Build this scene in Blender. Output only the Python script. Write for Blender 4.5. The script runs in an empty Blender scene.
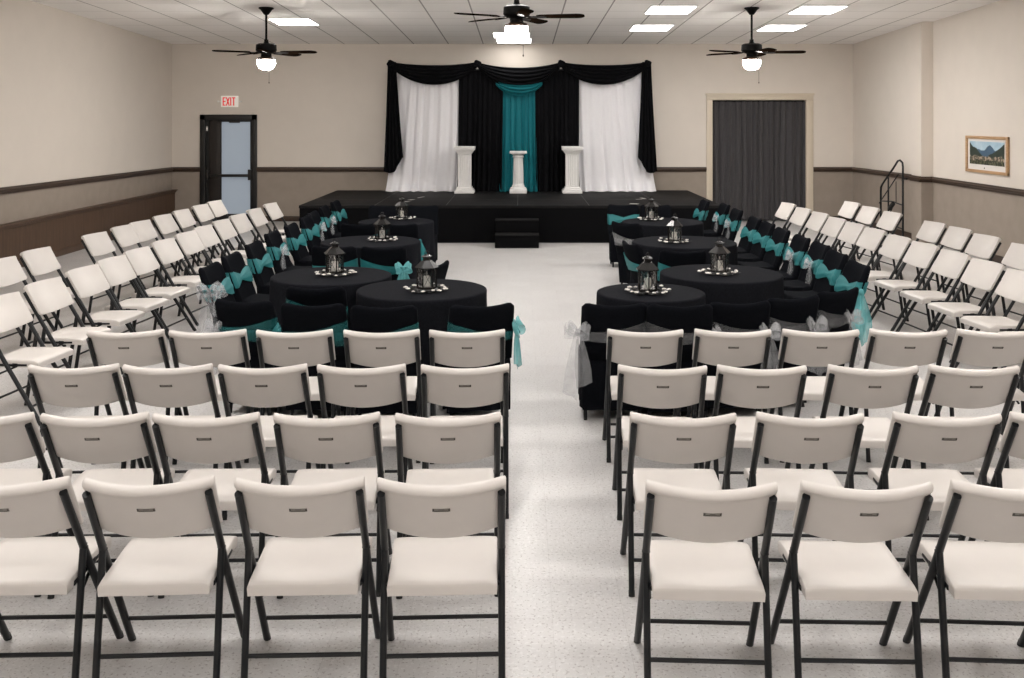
import bpy, bmesh, math, random
from mathutils import Vector, Matrix
random.seed(7)
C = bpy.context.scene.collection
PI = math.pi
R = math.radians

# ------------------------------------------------------------------ materials
def new_mat(name):
    m = bpy.data.materials.new(name); m.use_nodes = True
    nt = m.node_tree
    return m, nt, nt.nodes['Principled BSDF']

def mat(name, col, rough=0.5, metal=0.0, noise=0.0, nscale=40, bump=0.0, bscale=200, spec=0.5, sheen=0.0):
    m, nt, b = new_mat(name)
    b.inputs['Base Color'].default_value = (*col, 1)
    b.inputs['Roughness'].default_value = rough
    b.inputs['Metallic'].default_value = metal
    b.inputs['Specular IOR Level'].default_value = spec
    if sheen: b.inputs['Sheen Weight'].default_value = sheen
    tc = nt.nodes.new('ShaderNodeTexCoord')
    if noise:
        n = nt.nodes.new('ShaderNodeTexNoise'); n.inputs['Scale'].default_value = nscale; n.inputs['Detail'].default_value = 4
        r = nt.nodes.new('ShaderNodeValToRGB')
        r.color_ramp.elements[0].position = .3; r.color_ramp.elements[1].position = .7
        r.color_ramp.elements[0].color = (*[c*(1-noise) for c in col], 1)
        r.color_ramp.elements[1].color = (*[min(1, c*(1+noise)) for c in col], 1)
        nt.links.new(tc.outputs['Object'], n.inputs['Vector'])
        nt.links.new(n.outputs['Fac'], r.inputs['Fac']); nt.links.new(r.outputs['Color'], b.inputs['Base Color'])
    if bump:
        n2 = nt.nodes.new('ShaderNodeTexNoise'); n2.inputs['Scale'].default_value = bscale; n2.inputs['Detail'].default_value = 3
        bp = nt.nodes.new('ShaderNodeBump'); bp.inputs['Strength'].default_value = bump; bp.inputs['Distance'].default_value = .01
        nt.links.new(tc.outputs['Object'], n2.inputs['Vector'])
        nt.links.new(n2.outputs['Fac'], bp.inputs['Height']); nt.links.new(bp.outputs['Normal'], b.inputs['Normal'])
    return m

def emis(name, col, strength):
    m, nt, b = new_mat(name)
    b.inputs['Base Color'].default_value = (*col, 1)
    b.inputs['Emission Color'].default_value = (*col, 1)
    b.inputs['Emission Strength'].default_value = strength
    return m

def sheer(name, col, alpha, rough=.55):
    """open-weave gauze: part of the light passes straight through"""
    m, nt, b = new_mat(name)
    b.inputs['Base Color'].default_value = (*col, 1)
    b.inputs['Roughness'].default_value = rough
    tc = nt.nodes.new('ShaderNodeTexCoord')
    w = nt.nodes.new('ShaderNodeTexNoise'); w.inputs['Scale'].default_value = 22; w.inputs['Detail'].default_value = 3
    mr = nt.nodes.new('ShaderNodeMapRange')
    mr.inputs['From Min'].default_value = .3; mr.inputs['From Max'].default_value = .7
    mr.inputs['To Min'].default_value = max(0, alpha-.05); mr.inputs['To Max'].default_value = min(1, alpha+.05)
    nt.links.new(tc.outputs['Object'], w.inputs['Vector']); nt.links.new(w.outputs['Fac'], mr.inputs['Value'])
    nt.links.new(mr.outputs['Result'], b.inputs['Alpha'])
    return m

def math_node(nt, op, a, b=None, c=None):
    n = nt.nodes.new('ShaderNodeMath'); n.operation = op
    for i, v in enumerate((a, b, c)):
        if v is None: continue
        if isinstance(v, (int, float)): n.inputs[i].default_value = v
        else: nt.links.new(v, n.inputs[i])
    return n.outputs[0]

def mix_col(nt, fac, a, b):
    n = nt.nodes.new('ShaderNodeMix'); n.data_type = 'RGBA'
    if isinstance(fac, (int, float)): n.inputs[0].default_value = fac
    else: nt.links.new(fac, n.inputs[0])
    for i, v in ((6, a), (7, b)):
        if isinstance(v, tuple): n.inputs[i].default_value = (*v, 1)
        else: nt.links.new(v, n.inputs[i])
    return n.outputs[2]

def floor_mat():
    m, nt, b = new_mat('vinyl_tile')
    tc = nt.nodes.new('ShaderNodeTexCoord'); sp = nt.nodes.new('ShaderNodeSeparateXYZ')
    nt.links.new(tc.outputs['Object'], sp.inputs[0])
    def line(out, off, wid):
        f = math_node(nt, 'FRACT', math_node(nt, 'DIVIDE', math_node(nt, 'ADD', out, off), .305))
        return math_node(nt, 'LESS_THAN', f, wid)
    # each tile a hair lighter or darker
    wn = nt.nodes.new('ShaderNodeTexWhiteNoise'); wn.noise_dimensions = '2D'
    fx = math_node(nt, 'FLOOR', math_node(nt, 'DIVIDE', math_node(nt, 'ADD', sp.outputs[0], 30.5-.137), .305))
    fy = math_node(nt, 'FLOOR', math_node(nt, 'DIVIDE', math_node(nt, 'ADD', sp.outputs[1], 30.5+.1), .305))
    cb = nt.nodes.new('ShaderNodeCombineXYZ'); nt.links.new(fx, cb.inputs[0]); nt.links.new(fy, cb.inputs[1])
    nt.links.new(cb.outputs[0], wn.inputs['Vector'])
    base = mix_col(nt, wn.outputs['Value'], (.515, .50, .492), (.55, .537, .53))
    n1 = nt.nodes.new('ShaderNodeTexNoise'); n1.inputs['Scale'].default_value = 75; n1.inputs['Detail'].default_value = 3
    nt.links.new(tc.outputs['Object'], n1.inputs['Vector'])
    s1 = math_node(nt, 'GREATER_THAN', n1.outputs['Fac'], .615)
    base = mix_col(nt, math_node(nt, 'MULTIPLY', s1, .75), base, (.27, .245, .235))
    n2 = nt.nodes.new('ShaderNodeTexNoise'); n2.inputs['Scale'].default_value = 55; n2.inputs['Detail'].default_value = 2
    mp = nt.nodes.new('ShaderNodeMapping'); mp.inputs['Location'].default_value = (7, 3, 1)
    nt.links.new(tc.outputs['Object'], mp.inputs['Vector']); nt.links.new(mp.outputs[0], n2.inputs['Vector'])
    s2 = math_node(nt, 'GREATER_THAN', n2.outputs['Fac'], .6)
    base = mix_col(nt, math_node(nt, 'MULTIPLY', s2, .35), base, (.70, .69, .685))
    ln = math_node(nt, 'MAXIMUM', line(sp.outputs[0], 30.5-.137, .008), line(sp.outputs[1], 30.5+.1, .006))
    base = mix_col(nt, math_node(nt, 'MULTIPLY', ln, .45), base, (.36, .34, .33))
    nt.links.new(base, b.inputs['Base Color'])
    n3 = nt.nodes.new('ShaderNodeTexNoise'); n3.inputs['Scale'].default_value = 3
    nt.links.new(tc.outputs['Object'], n3.inputs['Vector'])
    mr = nt.nodes.new('ShaderNodeMapRange'); mr.inputs['To Min'].default_value = .28; mr.inputs['To Max'].default_value = .42
    nt.links.new(n3.outputs['Fac'], mr.inputs['Value']); nt.links.new(mr.outputs[0], b.inputs['Roughness'])
    return m

def ceiling_mat():
    m, nt, b = new_mat('ceiling_tile')
    tc = nt.nodes.new('ShaderNodeTexCoord'); sp = nt.nodes.new('ShaderNodeSeparateXYZ')
    nt.links.new(tc.outputs['Object'], sp.inputs[0])
    fx = math_node(nt, 'LESS_THAN', math_node(nt, 'FRACT', math_node(nt, 'DIVIDE', math_node(nt, 'ADD', sp.outputs[0], 6.49+71.5), .715)), .032)
    fy = math_node(nt, 'LESS_THAN', math_node(nt, 'FRACT', math_node(nt, 'DIVIDE', math_node(nt, 'ADD', sp.outputs[1], 86.02), .86)), .035)
    n = nt.nodes.new('ShaderNodeTexNoise'); n.inputs['Scale'].default_value = 60; n.inputs['Detail'].default_value = 4
    nt.links.new(tc.outputs['Object'], n.inputs['Vector'])
    base = mix_col(nt, n.outputs['Fac'], (.88, .85, .82), (.94, .915, .89))
    base = mix_col(nt, math_node(nt, 'MULTIPLY', fy, .35), base, (.30, .27, .25))
    base = mix_col(nt, math_node(nt, 'MULTIPLY', fx, .75), base, (.18, .16, .15))
    nt.links.new(base, b.inputs['Base Color']); b.inputs['Roughness'].default_value = .9
    bp = nt.nodes.new('ShaderNodeBump'); bp.inputs['Strength'].default_value = .15
    nt.links.new(n.outputs['Fac'], bp.inputs['Height']); nt.links.new(bp.outputs[0], b.inputs['Normal'])
    return m

def wood_mat(name, c1, c2, axis_scale, rough=.45, gap=None):
    m, nt, b = new_mat(name)
    tc = nt.nodes.new('ShaderNodeTexCoord')
    mp = nt.nodes.new('ShaderNodeMapping'); mp.inputs['Scale'].default_value = axis_scale
    n = nt.nodes.new('ShaderNodeTexNoise'); n.inputs['Scale'].default_value = 6; n.inputs['Detail'].default_value = 6
    nt.links.new(tc.outputs['Object'], mp.inputs['Vector']); nt.links.new(mp.outputs[0], n.inputs['Vector'])
    mr = nt.nodes.new('ShaderNodeMapRange'); mr.inputs['From Min'].default_value = .3; mr.inputs['From Max'].default_value = .7
    nt.links.new(n.outputs['Fac'], mr.inputs['Value'])
    col = mix_col(nt, mr.outputs[0], c1, c2)
    if gap:
        sp = nt.nodes.new('ShaderNodeSeparateXYZ'); nt.links.new(tc.outputs['Object'], sp.inputs[0])
        f = math_node(nt, 'LESS_THAN', math_node(nt, 'FRACT', math_node(nt, 'DIVIDE', math_node(nt, 'ADD', sp.outputs[1], 100), gap)), .02)
        col = mix_col(nt, math_node(nt, 'MULTIPLY', f, .6), col, tuple(c*.4 for c in c1))
    nt.links.new(col, b.inputs['Base Color']); b.inputs['Roughness'].default_value = rough
    return m

def fabric_mat(name, col, rough=.85, var=.12, sheen=.2, bump=.15, spec=.25):
    return mat(name, col, rough, 0, var, 60, bump, 500, spec, sheen)

def picture_mat():
    """a plain mountain-valley print: pale sky, blue ridges, dark green slopes, tan village"""
    m, nt, b = new_mat('landscape_print')
    tc = nt.nodes.new('ShaderNodeTexCoord'); sp = nt.nodes.new('ShaderNodeSeparateXYZ')
    nt.links.new(tc.outputs['Object'], sp.inputs[0])
    u = sp.outputs[1]; v = sp.outputs[2]          # u along the wall (0 near .. 1 far side), v up
    def nz(scale, w, detail=4):
        n = nt.nodes.new('ShaderNodeTexNoise'); n.noise_dimensions = '2D'; n.inputs['Scale'].default_value = scale; n.inputs['Detail'].default_value = detail
        cb = nt.nodes.new('ShaderNodeCombineXYZ'); nt.links.new(u, cb.inputs[0])
        cb.inputs[1].default_value = w
        nt.links.new(cb.outputs[0], n.inputs['Vector']); return n.outputs['Fac']
    def nz2(scale):
        n = nt.nodes.new('ShaderNodeTexNoise'); n.inputs['Scale'].default_value = scale; n.inputs['Detail'].default_value = 5
        nt.links.new(tc.outputs['Object'], n.inputs['Vector']); return n.outputs['Fac']
    sky = mix_col(nt, nz2(5), (.18, .38, .52), (.62, .72, .78))
    h1 = math_node(nt, 'ADD', math_node(nt, 'MULTIPLY', nz(3.2, 3, 2), .30), -.075)
    c = mix_col(nt, math_node(nt, 'LESS_THAN', v, h1), sky, (.07, .13, .20))
    # side slopes fall to the middle of the valley
    au = math_node(nt, 'ABSOLUTE', u)
    h2 = math_node(nt, 'ADD', math_node(nt, 'MULTIPLY', au, .42), math_node(nt, 'ADD', math_node(nt, 'MULTIPLY', nz(4, 11, 2), .1), -.13))
    c = mix_col(nt, math_node(nt, 'LESS_THAN', v, h2), c, (.035, .05, .04))
    h3 = math_node(nt, 'ADD', math_node(nt, 'MULTIPLY', nz(4, 21, 2), .16), -.13)
    vil = mix_col(nt, math_node(nt, 'GREATER_THAN', nz2(20), .53), (.09, .085, .06), (.42, .33, .25))
    c = mix_col(nt, math_node(nt, 'LESS_THAN', v, h3), c, vil)
    h4 = math_node(nt, 'ADD', math_node(nt, 'MULTIPLY', nz(4, 31, 2), .16), -.185)
    grn = mix_col(nt, math_node(nt, 'GREATER_THAN', nz2(22), .52), (.03, .035, .022), (.13, .13, .08))
    c = mix_col(nt, math_node(nt, 'LESS_THAN', v, h4), c, grn)
    nt.links.new(c, b.inputs['Base Color']); b.inputs['Roughness'].default_value = .35
    return m

M = dict(
    floor=floor_mat(), ceiling=ceiling_mat(),
    wall_up=mat('wall_paint_upper', (.69, .63, .565), .85, 0, .015, 3, .06, 300),
    wall_low=mat('wall_paint_lower', (.30, .252, .211), .8, 0, .05, 5, .05, 300),
    rail=wood_mat('dark_rail_wood', (.030, .017, .011), (.058, .034, .021), (3, .3, 12)),
    panel=wood_mat('brown_panel_wood', (.062, .033, .018), (.092, .051, .029), (4, 4, .5), .5, .62),
    black_wood=mat('black_paint', (.006, .006, .006), .4),
    dark_stile=mat('dark_door_stile', (.012, .008, .006), .45),
    cream=mat('cream_trim_paint', (.62, .54, .43), .5),
    plastic=mat('cream_plastic', (.59, .555, .525), .42, 0, .02, 8, .05, 600, .4),
    plastic_mark=mat('grey_inset_plate', (.20, .185, .165), .5),
    plastic_dark=mat('dark_inset_ends', (.05, .043, .037), .5),
    steel=mat('charcoal_powder_coat', (.0055, .0066, .0082), .42, 0, 0, 40, .05, 400, .35),
    rubber=mat('black_rubber', (.006, .006, .006), .7),
    black_fab=fabric_mat('black_cover_fabric', (.0050, .0056, .0074), .85, .15, .0, .1, .02),
    black_cloth=fabric_mat('black_table_cloth', (.0095, .0100, .0125), .85, .2, .0, .1, .02),
    drape_black=fabric_mat('black_drape', (.0075, .0077, .0088), .9, .1, .0, .1, .02),
    drape_white=fabric_mat('white_drape', (.84, .83, .855), .8, .02, .05, .05),
    drape_teal=fabric_mat('teal_drape', (.004, .150, .180), .6, .1, .02, .05),
    curtain_grey=fabric_mat('grey_curtain', (.06, .057, .06), .8, .15, .1, .1),
    teal=sheer('teal_gauze', (.014, .19, .205), .76),
    teal_shaded=sheer('teal_gauze_shaded', (.012, .15, .16), .55),  # thinner, darker teal: shade on the chairs' rear faces put into the colour
    teal_pale=sheer('pale_teal_gauze', (.13, .44, .46), .66),
    silver=sheer('silver_gauze', (.46, .47, .49), .34),
    silver_thin=sheer('silver_gauze_single', (.34, .35, .37), .2),
    stage_top=mat('stage_deck_black', (.011, .0105, .0108), .65, 0, .25, 5, .04, 60, .06),
    stage_skirt=fabric_mat('stage_skirt_black', (.0050, .0050, .0056), .85, .1, .0, .1, .02),
    seam=mat('deck_seam', (.026, .025, .024), .6),
    tape=mat('pale_tape', (.42, .40, .38), .6),
    plaster=mat('white_plaster', (.80, .785, .77), .55, 0, .02, 10, .04, 300),
    fan_blade=mat('fan_blade_brown', (.0055, .0034, .0022), .95, 0, 0, 40, 0, 200, 0.0), fan_black=mat('fan_black', (.004, .0037, .0037), .5, 0, 0, 40, 0, 200, .08),
    bronze=mat('bronze_ring', (.06, .035, .022), .35, .6),
    globe=emis('lit_globe', (1.0, .95, .89), 175.0),
    panel_light=emis('lit_panel', (1.0, .975, .95), 17.5), panel_dim=emis('lit_panel_dim', (1.0, .965, .925), 6.0),
    white_metal=mat('white_metal', (.75, .73, .70), .5),
    glass_lit=emis('frosted_daylit_glass', (.30, .35, .41), .40),
    sign_white=emis('sign_face', (.80, .76, .70), .25),
    sign_red=emis('sign_red', (.62, .008, .01), .45),
    oak=wood_mat('oak_frame', (.40, .24, .12), (.52, .33, .18), (8, 1, 8), .4),
    mount=mat('white_mount', (.72, .68, .65), .8),
    print=picture_mat(),
    ink=mat('dark_ink', (.03, .03, .035), .6),
    lantern=mat('lantern_black', (.012, .011, .011), .25, .3),
    candle=mat('white_wax', (.85, .82, .76), .5),
    vine=mat('dark_vine', (.012, .011, .010), .6),
    blossom=mat('white_blossom', (.80, .76, .72), .6),
)
def glass_mat():
    m, nt, b = new_mat('clear_pane')
    out = nt.nodes['Material Output']
    tr = nt.nodes.new('ShaderNodeBsdfTransparent'); gl = nt.nodes.new('ShaderNodeBsdfGlossy')
    gl.inputs['Roughness'].default_value = .08; mx = nt.nodes.new('ShaderNodeMixShader'); mx.inputs[0].default_value = .12
    nt.links.new(tr.outputs[0], mx.inputs[1]); nt.links.new(gl.outputs[0], mx.inputs[2]); nt.links.new(mx.outputs[0], out.inputs['Surface'])
    return m
M['pane'] = glass_mat()

# ------------------------------------------------------------------ mesh helpers
class MB:
    def __init__(s): s.bm = bmesh.new()
    def _merge(s, b, mi=0, mtx=None):
        if mtx is not None: b.transform(mtx)
        for f in b.faces: f.material_index = mi
        me = bpy.data.meshes.new('tmp'); b.to_mesh(me); b.free(); s.bm.from_mesh(me); bpy.data.meshes.remove(me); return s
    def box(s, c, d, bev=0, seg=2, mi=0, rot=None):
        b = bmesh.new(); bmesh.ops.create_cube(b, size=1)
        b.transform(Matrix.Diagonal((d[0], d[1], d[2], 1)))
        if bev: bmesh.ops.bevel(b, geom=b.edges[:], offset=bev, segments=seg, affect='EDGES', profile=.5)
        mt = Matrix.Translation(c)
        if rot is not None: mt = mt @ rot
        return s._merge(b, mi, mt)
    def box2(s, lo, hi, bev=0, mi=0, seg=2):
        return s.box([(a+b)/2 for a, b in zip(lo, hi)], [b-a for a, b in zip(lo, hi)], bev, seg, mi)
    def tube(s, pts, r, n=10, mi=0, closed=False, rx=None, cap=True):
        """round (or oval when rx is given) bar along a chain of points"""
        b = bmesh.new(); pts = [Vector(p) for p in pts]; N = len(pts); rings = []
        up = None
        for i, p in enumerate(pts):
            if closed: t = (pts[(i+1) % N]-pts[i-1])
            else: t = pts[min(i+1, N-1)]-pts[max(i-1, 0)]
            t.normalize()
            if up is None: up = Vector((1, 0, 0)) if abs(t.x) < .9 else Vector((0, 0, 1))
            a = (up-t*up.dot(t)).normalized(); up = a; c = t.cross(a)
            rr = r[i] if isinstance(r, (list, tuple)) else r
            r1 = rr if rx is None else rx
            rings.append([b.verts.new(p+a*math.cos(2*PI*k/n)*r1+c*math.sin(2*PI*k/n)*rr) for k in range(n)])
        for i in range(N if closed else N-1):
            A, B = rings[i], rings[(i+1) % N]
            for k in range(n): b.faces.new((A[k], A[(k+1) % n], B[(k+1) % n], B[k]))
        if not closed and cap: b.faces.new(rings[0][::-1]); b.faces.new(rings[-1])
        return s._merge(b, mi)
    def lathe(s, prof, n=24, c=(0, 0, 0), mi=0, caps=True):
        b = bmesh.new(); rings = []
        for r, z in prof:
            rings.append([b.verts.new((c[0]+r*math.cos(2*PI*k/n), c[1]+r*math.sin(2*PI*k/n), c[2]+z)) for k in range(n)])
        for A, B in zip(rings, rings[1:]):
            for k in range(n): b.faces.new((A[k], A[(k+1) % n], B[(k+1) % n], B[k]))
        if caps:
            if prof[0][0] > 1e-5: b.faces.new(rings[0][::-1])
            if prof[-1][0] > 1e-5: b.faces.new(rings[-1])
        bmesh.ops.remove_doubles(b, verts=b.verts[:], dist=1e-6)
        return s._merge(b, mi)
    def sections(s, rings, cap=True, mi=0, close_u=True):
        b = bmesh.new(); vr = [[b.verts.new(p) for p in r] for r in rings]; n = len(vr[0])
        for A, B in zip(vr, vr[1:]):
            for k in range(n if close_u else n-1): b.faces.new((A[k], A[(k+1) % n], B[(k+1) % n], B[k]))
        if cap: b.faces.new(vr[0][::-1]); b.faces.new(vr[-1])
        bmesh.ops.recalc_face_normals(b, faces=b.faces[:])
        return s._merge(b, mi)
    def grid(s, fn, nu, nv, thick=0.0, mi=0):
        """sheet P = fn(u, v); thick > 0 gives it two faces and edges"""
        P = [[Vector(fn(i/nu, j/nv)) for j in range(nv+1)] for i in range(nu+1)]
        b = bmesh.new(); V = [[b.verts.new(p) for p in row] for row in P]
        for i in range(nu):
            for j in range(nv): b.faces.new((V[i][j], V[i+1][j], V[i+1][j+1], V[i][j+1]))
        if thick:
            b.normal_update()
            W = [[b.verts.new(v.co-v.normal*thick) for v in row] for row in V]
            for i in range(nu):
                for j in range(nv): b.faces.new((W[i][j], W[i][j+1], W[i+1][j+1], W[i+1][j]))
            rim = [(i, 0) for i in range(nu)]+[(nu, j) for j in range(nv)]+[(i, nv) for i in range(nu, 0, -1)]+[(0, j) for j in range(nv, 0, -1)]
            for (a, c), (d, e) in zip(rim, rim[1:]+rim[:1]): b.faces.new((V[a][c], W[a][c], W[d][e], V[d][e]))
        bmesh.ops.recalc_face_normals(b, faces=b.faces[:]) if thick else None
        return s._merge(b, mi)
    def ball(s, c, r, sc=(1, 1, 1), n=8, mi=0):
        b = bmesh.new(); bmesh.ops.create_uvsphere(b, u_segments=n, v_segments=max(4, n//2+1), radius=r)
        return s._merge(b, mi, Matrix.Translation(c) @ Matrix.Diagonal((*sc, 1)))
    def build(s, name, mats, parent=None, smooth=35, loc=None):
        me = bpy.data.meshes.new(name); s.bm.to_mesh(me); s.bm.free()
        if not isinstance(mats, (list, tuple)): mats = [mats]
        for m in mats: me.materials.append(m)
        for p in me.polygons: p.use_smooth = True
        me.set_sharp_from_angle(angle=R(smooth))
        o = bpy.data.objects.new(name, me); C.objects.link(o)
        if parent is not None: o.parent = parent
        if loc is not None: o.location = loc
        return o

def tag(o, label, cat, group=None, kind=None):
    o['label'] = label; o['category'] = cat
    if group: o['group'] = group
    if kind: o['kind'] = kind
    return o
def thing(name, label, cat, loc=(0, 0, 0), rz=0, group=None):
    o = bpy.data.objects.new(name, None); o.empty_display_size = .1; C.objects.link(o)
    o.location = loc; o.rotation_euler = (0, 0, rz)
    return tag(o, label, cat, group)
def structure(o, label=None):
    o['kind'] = 'structure'
    if label: o['label'] = label
    return o
def dup(root, loc, rz, label, group=None):
    r = root.copy(); C.objects.link(r); r.location = loc; r.rotation_euler = (0, 0, rz); r['label'] = label
    if group: r['group'] = group
    def rec(a, b):
        for ch in list(a.children):
            c = ch.copy(); C.objects.link(c); c.parent = b; rec(ch, c)
    rec(root, r)
    return r

# ------------------------------------------------------------------ camera (eye 2.13 m up, looking level down the hall, lens shifted down)
cam = bpy.data.cameras.new('camera'); co = bpy.data.objects.new('camera', cam); C.objects.link(co)
co.location = (0, 0, 2.13); co.rotation_euler = (R(90), 0, 0)
cam.sensor_width = 36; cam.lens = 980/1024*36
cam.shift_x = -8/1024; cam.shift_y = (118-339)/1024
cam.clip_start = .05
bpy.context.scene.camera = co
vs = bpy.context.scene.view_settings
vs.view_transform = 'Standard'; vs.look = 'None'; vs.gamma = 1; vs.use_curve_mapping = False; vs.exposure = 0.15

# ------------------------------------------------------------------ room shell
YB, XL, XR, XR2, YS = 20.2, -7.175, 6.87, 7.04, 16.7     # back wall, side walls, right wall's step
YF = -3.0
ZR = 1.07                                                # chair-rail height
def ceil_z(y): return 3.656+.0337*(YB-y)
CEIL_TILT = -math.atan(.0337)
T = .15
structure(MB().box2((XL-T, YF-T, -.12), (XR2+T, YB+1.2, 0)).build('floor', M['floor']), 'pale grey speckled vinyl tile floor')
def fn_c(u, v):
    y = YF-T+(YB+T-YF+T)*v
    return (XL-T+(XR2+T-XL+T)*u, y, ceil_z(y))
structure(MB().grid(fn_c, 1, 1, -.12).build('ceiling', M['ceiling']), 'off-white suspended ceiling of square tiles')

HT = 4.7
def wall_x(x0, x1, y0, y1):
    """side wall block split at the chair rail: taupe below, cream above; its top follows the ceiling"""
    m = MB(); m.box2((x0, y0, 0), (x1, y1, ZR), mi=1)
    r = []
    for y in (y0, y1):
        zt = ceil_z(y)+.05
        r.append([(x0, y, ZR), (x1, y, ZR), (x1, y, zt), (x0, y, zt)])
    m.sections(r); return m
wl = wall_x(XL-T, XL, YF-T, YB+T).build('wall_left', [M['wall_up'], M['wall_low']]); structure(wl, 'long plain wall, cream above and taupe below the rail')
m = wall_x(XR, XR2+T, YS, YB+T)
m2 = wall_x(XR2, XR2+T, YF-T, YS)
w1 = m2.build('wall_right', [M['wall_up'], M['wall_low']]); structure(w1, 'side wall holding the framed landscape')
w2 = m.build('wall_right_projection', [M['wall_up'], M['wall_low']]); structure(w2, 'projecting far stretch of side wall with a corner edge')
pil = MB(); pil.box2((XR-.03, YS+.003, 0), (XR+.01, YS+.42, ZR), mi=1); pil.box2((XR-.03, YS+.003, ZR), (XR+.01, YS+.42, ceil_z(YS+.42)))
structure(pil.build('trim_1', [M['wall_up'], M['wall_low']]), 'shallow pilaster strip at the wall corner')
wf = MB().box2((XL-T, YF-T, 0), (XR2+T, YF, HT)); structure(wf.build('wall_front', M['wall_up']))
# back wall with the exit-door opening and the curtained doorway
DX0, DX1, DZ = -6.50, -5.50, 2.14
GX0, GX1, GZ = 3.96, 5.90, 2.50
m = MB()
def bw(x0, x1, z0, z1):
    if z0 < ZR < z1: bw(x0, x1, z0, ZR); bw(x0, x1, ZR, z1); return
    m.box2((x0, YB, z0), (x1, YB+T, z1), mi=1 if z1 <= ZR+1e-6 else 0)
bw(XL-T, DX0, 0, 3.75); bw(DX0, DX1, DZ, 3.75); bw(DX1, GX0, 0, 3.75); bw(GX0, GX1, GZ, 3.75); bw(GX1, XR2+T, 0, 3.75)
structure(m.build('wall_back', [M['wall_up'], M['wall_low']]), 'end wall behind the stage, cream above a dark rail')
# dim lobby behind the curtained doorway
m = MB(); m.box2((GX0-.3, YB+1.05, 0), (GX1+.3, YB+1.15, 2.8)); m.box2((GX0-.35, YB+T, 0), (GX0-.25, YB+1.1, 2.8)); m.box2((GX1+.25, YB+T, 0), (GX1+.35, YB+1.1, 2.8)); m.box2((GX0-.3, YB+T, 2.7), (GX1+.3, YB+1.1, 2.8))
structure(m.build('wall_lobby', M['wall_low']))

def rail_prof(d):
    return [(0, -.045), (d*.5, -.045), (d*.6, -.02), (d, -.005), (d, .02), (d*.7, .03), (d*.55, .05), (0, .05)]
# chair rails
def rail_along_y(name, xw, sgn, y0, y1, z0, z1):
    m = MB(); m.sections([[(xw+sgn*a, y, z+b) for a, b in rail_prof(.05)] for y, z in ((y0, z0), (y1, z1))])
    return structure(m.build(name, M['rail'], smooth=20), 'dark wooden chair rail')
def rail_along_x(name, x0, x1, yw):
    m = MB(); m.sections([[(x, yw-a, ZR+b) for a, b in rail_prof(.05)] for x in (x0, x1)])
    return structure(m.build(name, M['rail'], smooth=20), 'dark wooden chair rail')
rail_along_y('trim_2', XL, 1, YF, YB, 1.245, 1.07)
rail_along_y('trim_3', XR, -1, YS+.42, YB, 1.095, 1.07)
rail_along_y('trim_4', XR-.03, -1, YS, YS+.42, 1.085, 1.085)
rail_along_y('trim_5', XR2, -1, YF, YS, 1.08, 1.08)
rail_along_x('trim_6', XL, -6.57, YB); rail_along_x('trim_7', -5.43, 3.84, YB); rail_along_x('trim_8', 6.04, XR, YB)
m = MB(); m.sections([[(x, YS-a, 1.082+b) for a, b in rail_prof(.05)] for x in (XR-.08, XR2)]); structure(m.build('trim_9', M['rail'], smooth=20))
# baseboards
def base_x(name, x0, x1): return structure(MB().box2((x0, YB-.015, 0), (x1, YB, .11), .004).build(name, M['rail']), 'dark baseboard')
bb = MB(); bb.box2((XL+.1, YB-.015, 0), (-6.57, YB, .11), .004); bb.box2((-5.43, YB-.015, 0), (-3.75, YB, .11), .004); bb.box2((3.5, YB-.015, 0), (3.84, YB, .11), .004); bb.box2((6.04, YB-.015, 0), (XR-.016, YB, .11), .004)
structure(bb.build('baseboard_back', M['rail']), 'dark baseboard')
bb = MB(); bb.box2((XR-.015, YS+.42, 0), (XR, YB, .11), .004); bb.box2((XR2-.015, YF, 0), (XR2, YS-.001, .11), .004)
structure(bb.build('baseboard_right', M['rail']), 'dark baseboard')
# brown wood wainscot with a cap along the left wall
m = MB(); m.box2((XL, YF+.02, 0), (XL+.07, YB-.02, .60)); m.box2((XL, YF+.02, .60), (XL+.10, YB-.015, .635), .006); m.box2((XL, YF+.02, .635), (XL+.125, YB-.01, .662), .01); m.box2((XL, YF+.02, 0), (XL+.085, YB-.015, .10), .004)
structure(m.build('trim_10', M['panel']), 'low brown wood panelling with a moulded cap')

# exit door
d1 = bpy.data.objects.new('door_1', None); C.objects.link(d1); structure(d1, 'black framed exit door with a frosted glass panel'); d1.location = (-6.0, YB, 0)
m = MB()
for x in (-.53, .53): m.box2((x-.055, -.05, 0), (x+.055, .12, 2.20), .006)
m.box2((-.585, -.05, 2.09), (.585, .12, 2.20), .006)
m.box2((-.475, .02, 0), (-.42, .10, 2.09)); m.build('door_frame', M['black_wood'], d1)
m = MB(); m.box2((-.47, .035, .01), (-.17, .09, 2.085), .004); lf = m.build('door_stile', M['dark_stile'], d1)
m = MB(); m.box2((-.19, .03, .01), (-.165, .095, 2.085), .003); m.box2((.43, .03, .01), (.475, .095, 2.085), .003); m.box2((-.17, .03, .01), (.44, .095, .15), .003); m.box2((-.17, .03, 2.05), (.44, .095, 2.085), .003)
m.build('door_leaf', M['black_wood'], d1)
m = MB(); m.box2((-.168, .055, .15), (.432, .07, 2.052)); m.build('glass', M['glass_lit'], d1)
m = MB(); m.box2((-.43, -.04, .915), (.44, -.012, .975), .01); m.box2((-.47, -.05, .86), (-.41, .04, 1.06), .008); m.box2((.40, -.05, .85), (.465, .04, 1.07), .008); m.build('push_bar', M['black_wood'], d1)
m = MB(); m.box2((-.47, .0, 1.86), (-.44, .04, 1.96), .004); m.box2((-.47, .0, .25), (-.44, .04, .35), .004); m.build('hinge', M['white_metal'], d1)
m = MB(); m.box2((.0, -.0, 2.03), (.22, .04, 2.075), .006); m.box2((-.21, .0, 2.03), (-.16, .05, 2.07), .004); m.build('door_closer', M['dark_stile'], d1)

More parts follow.
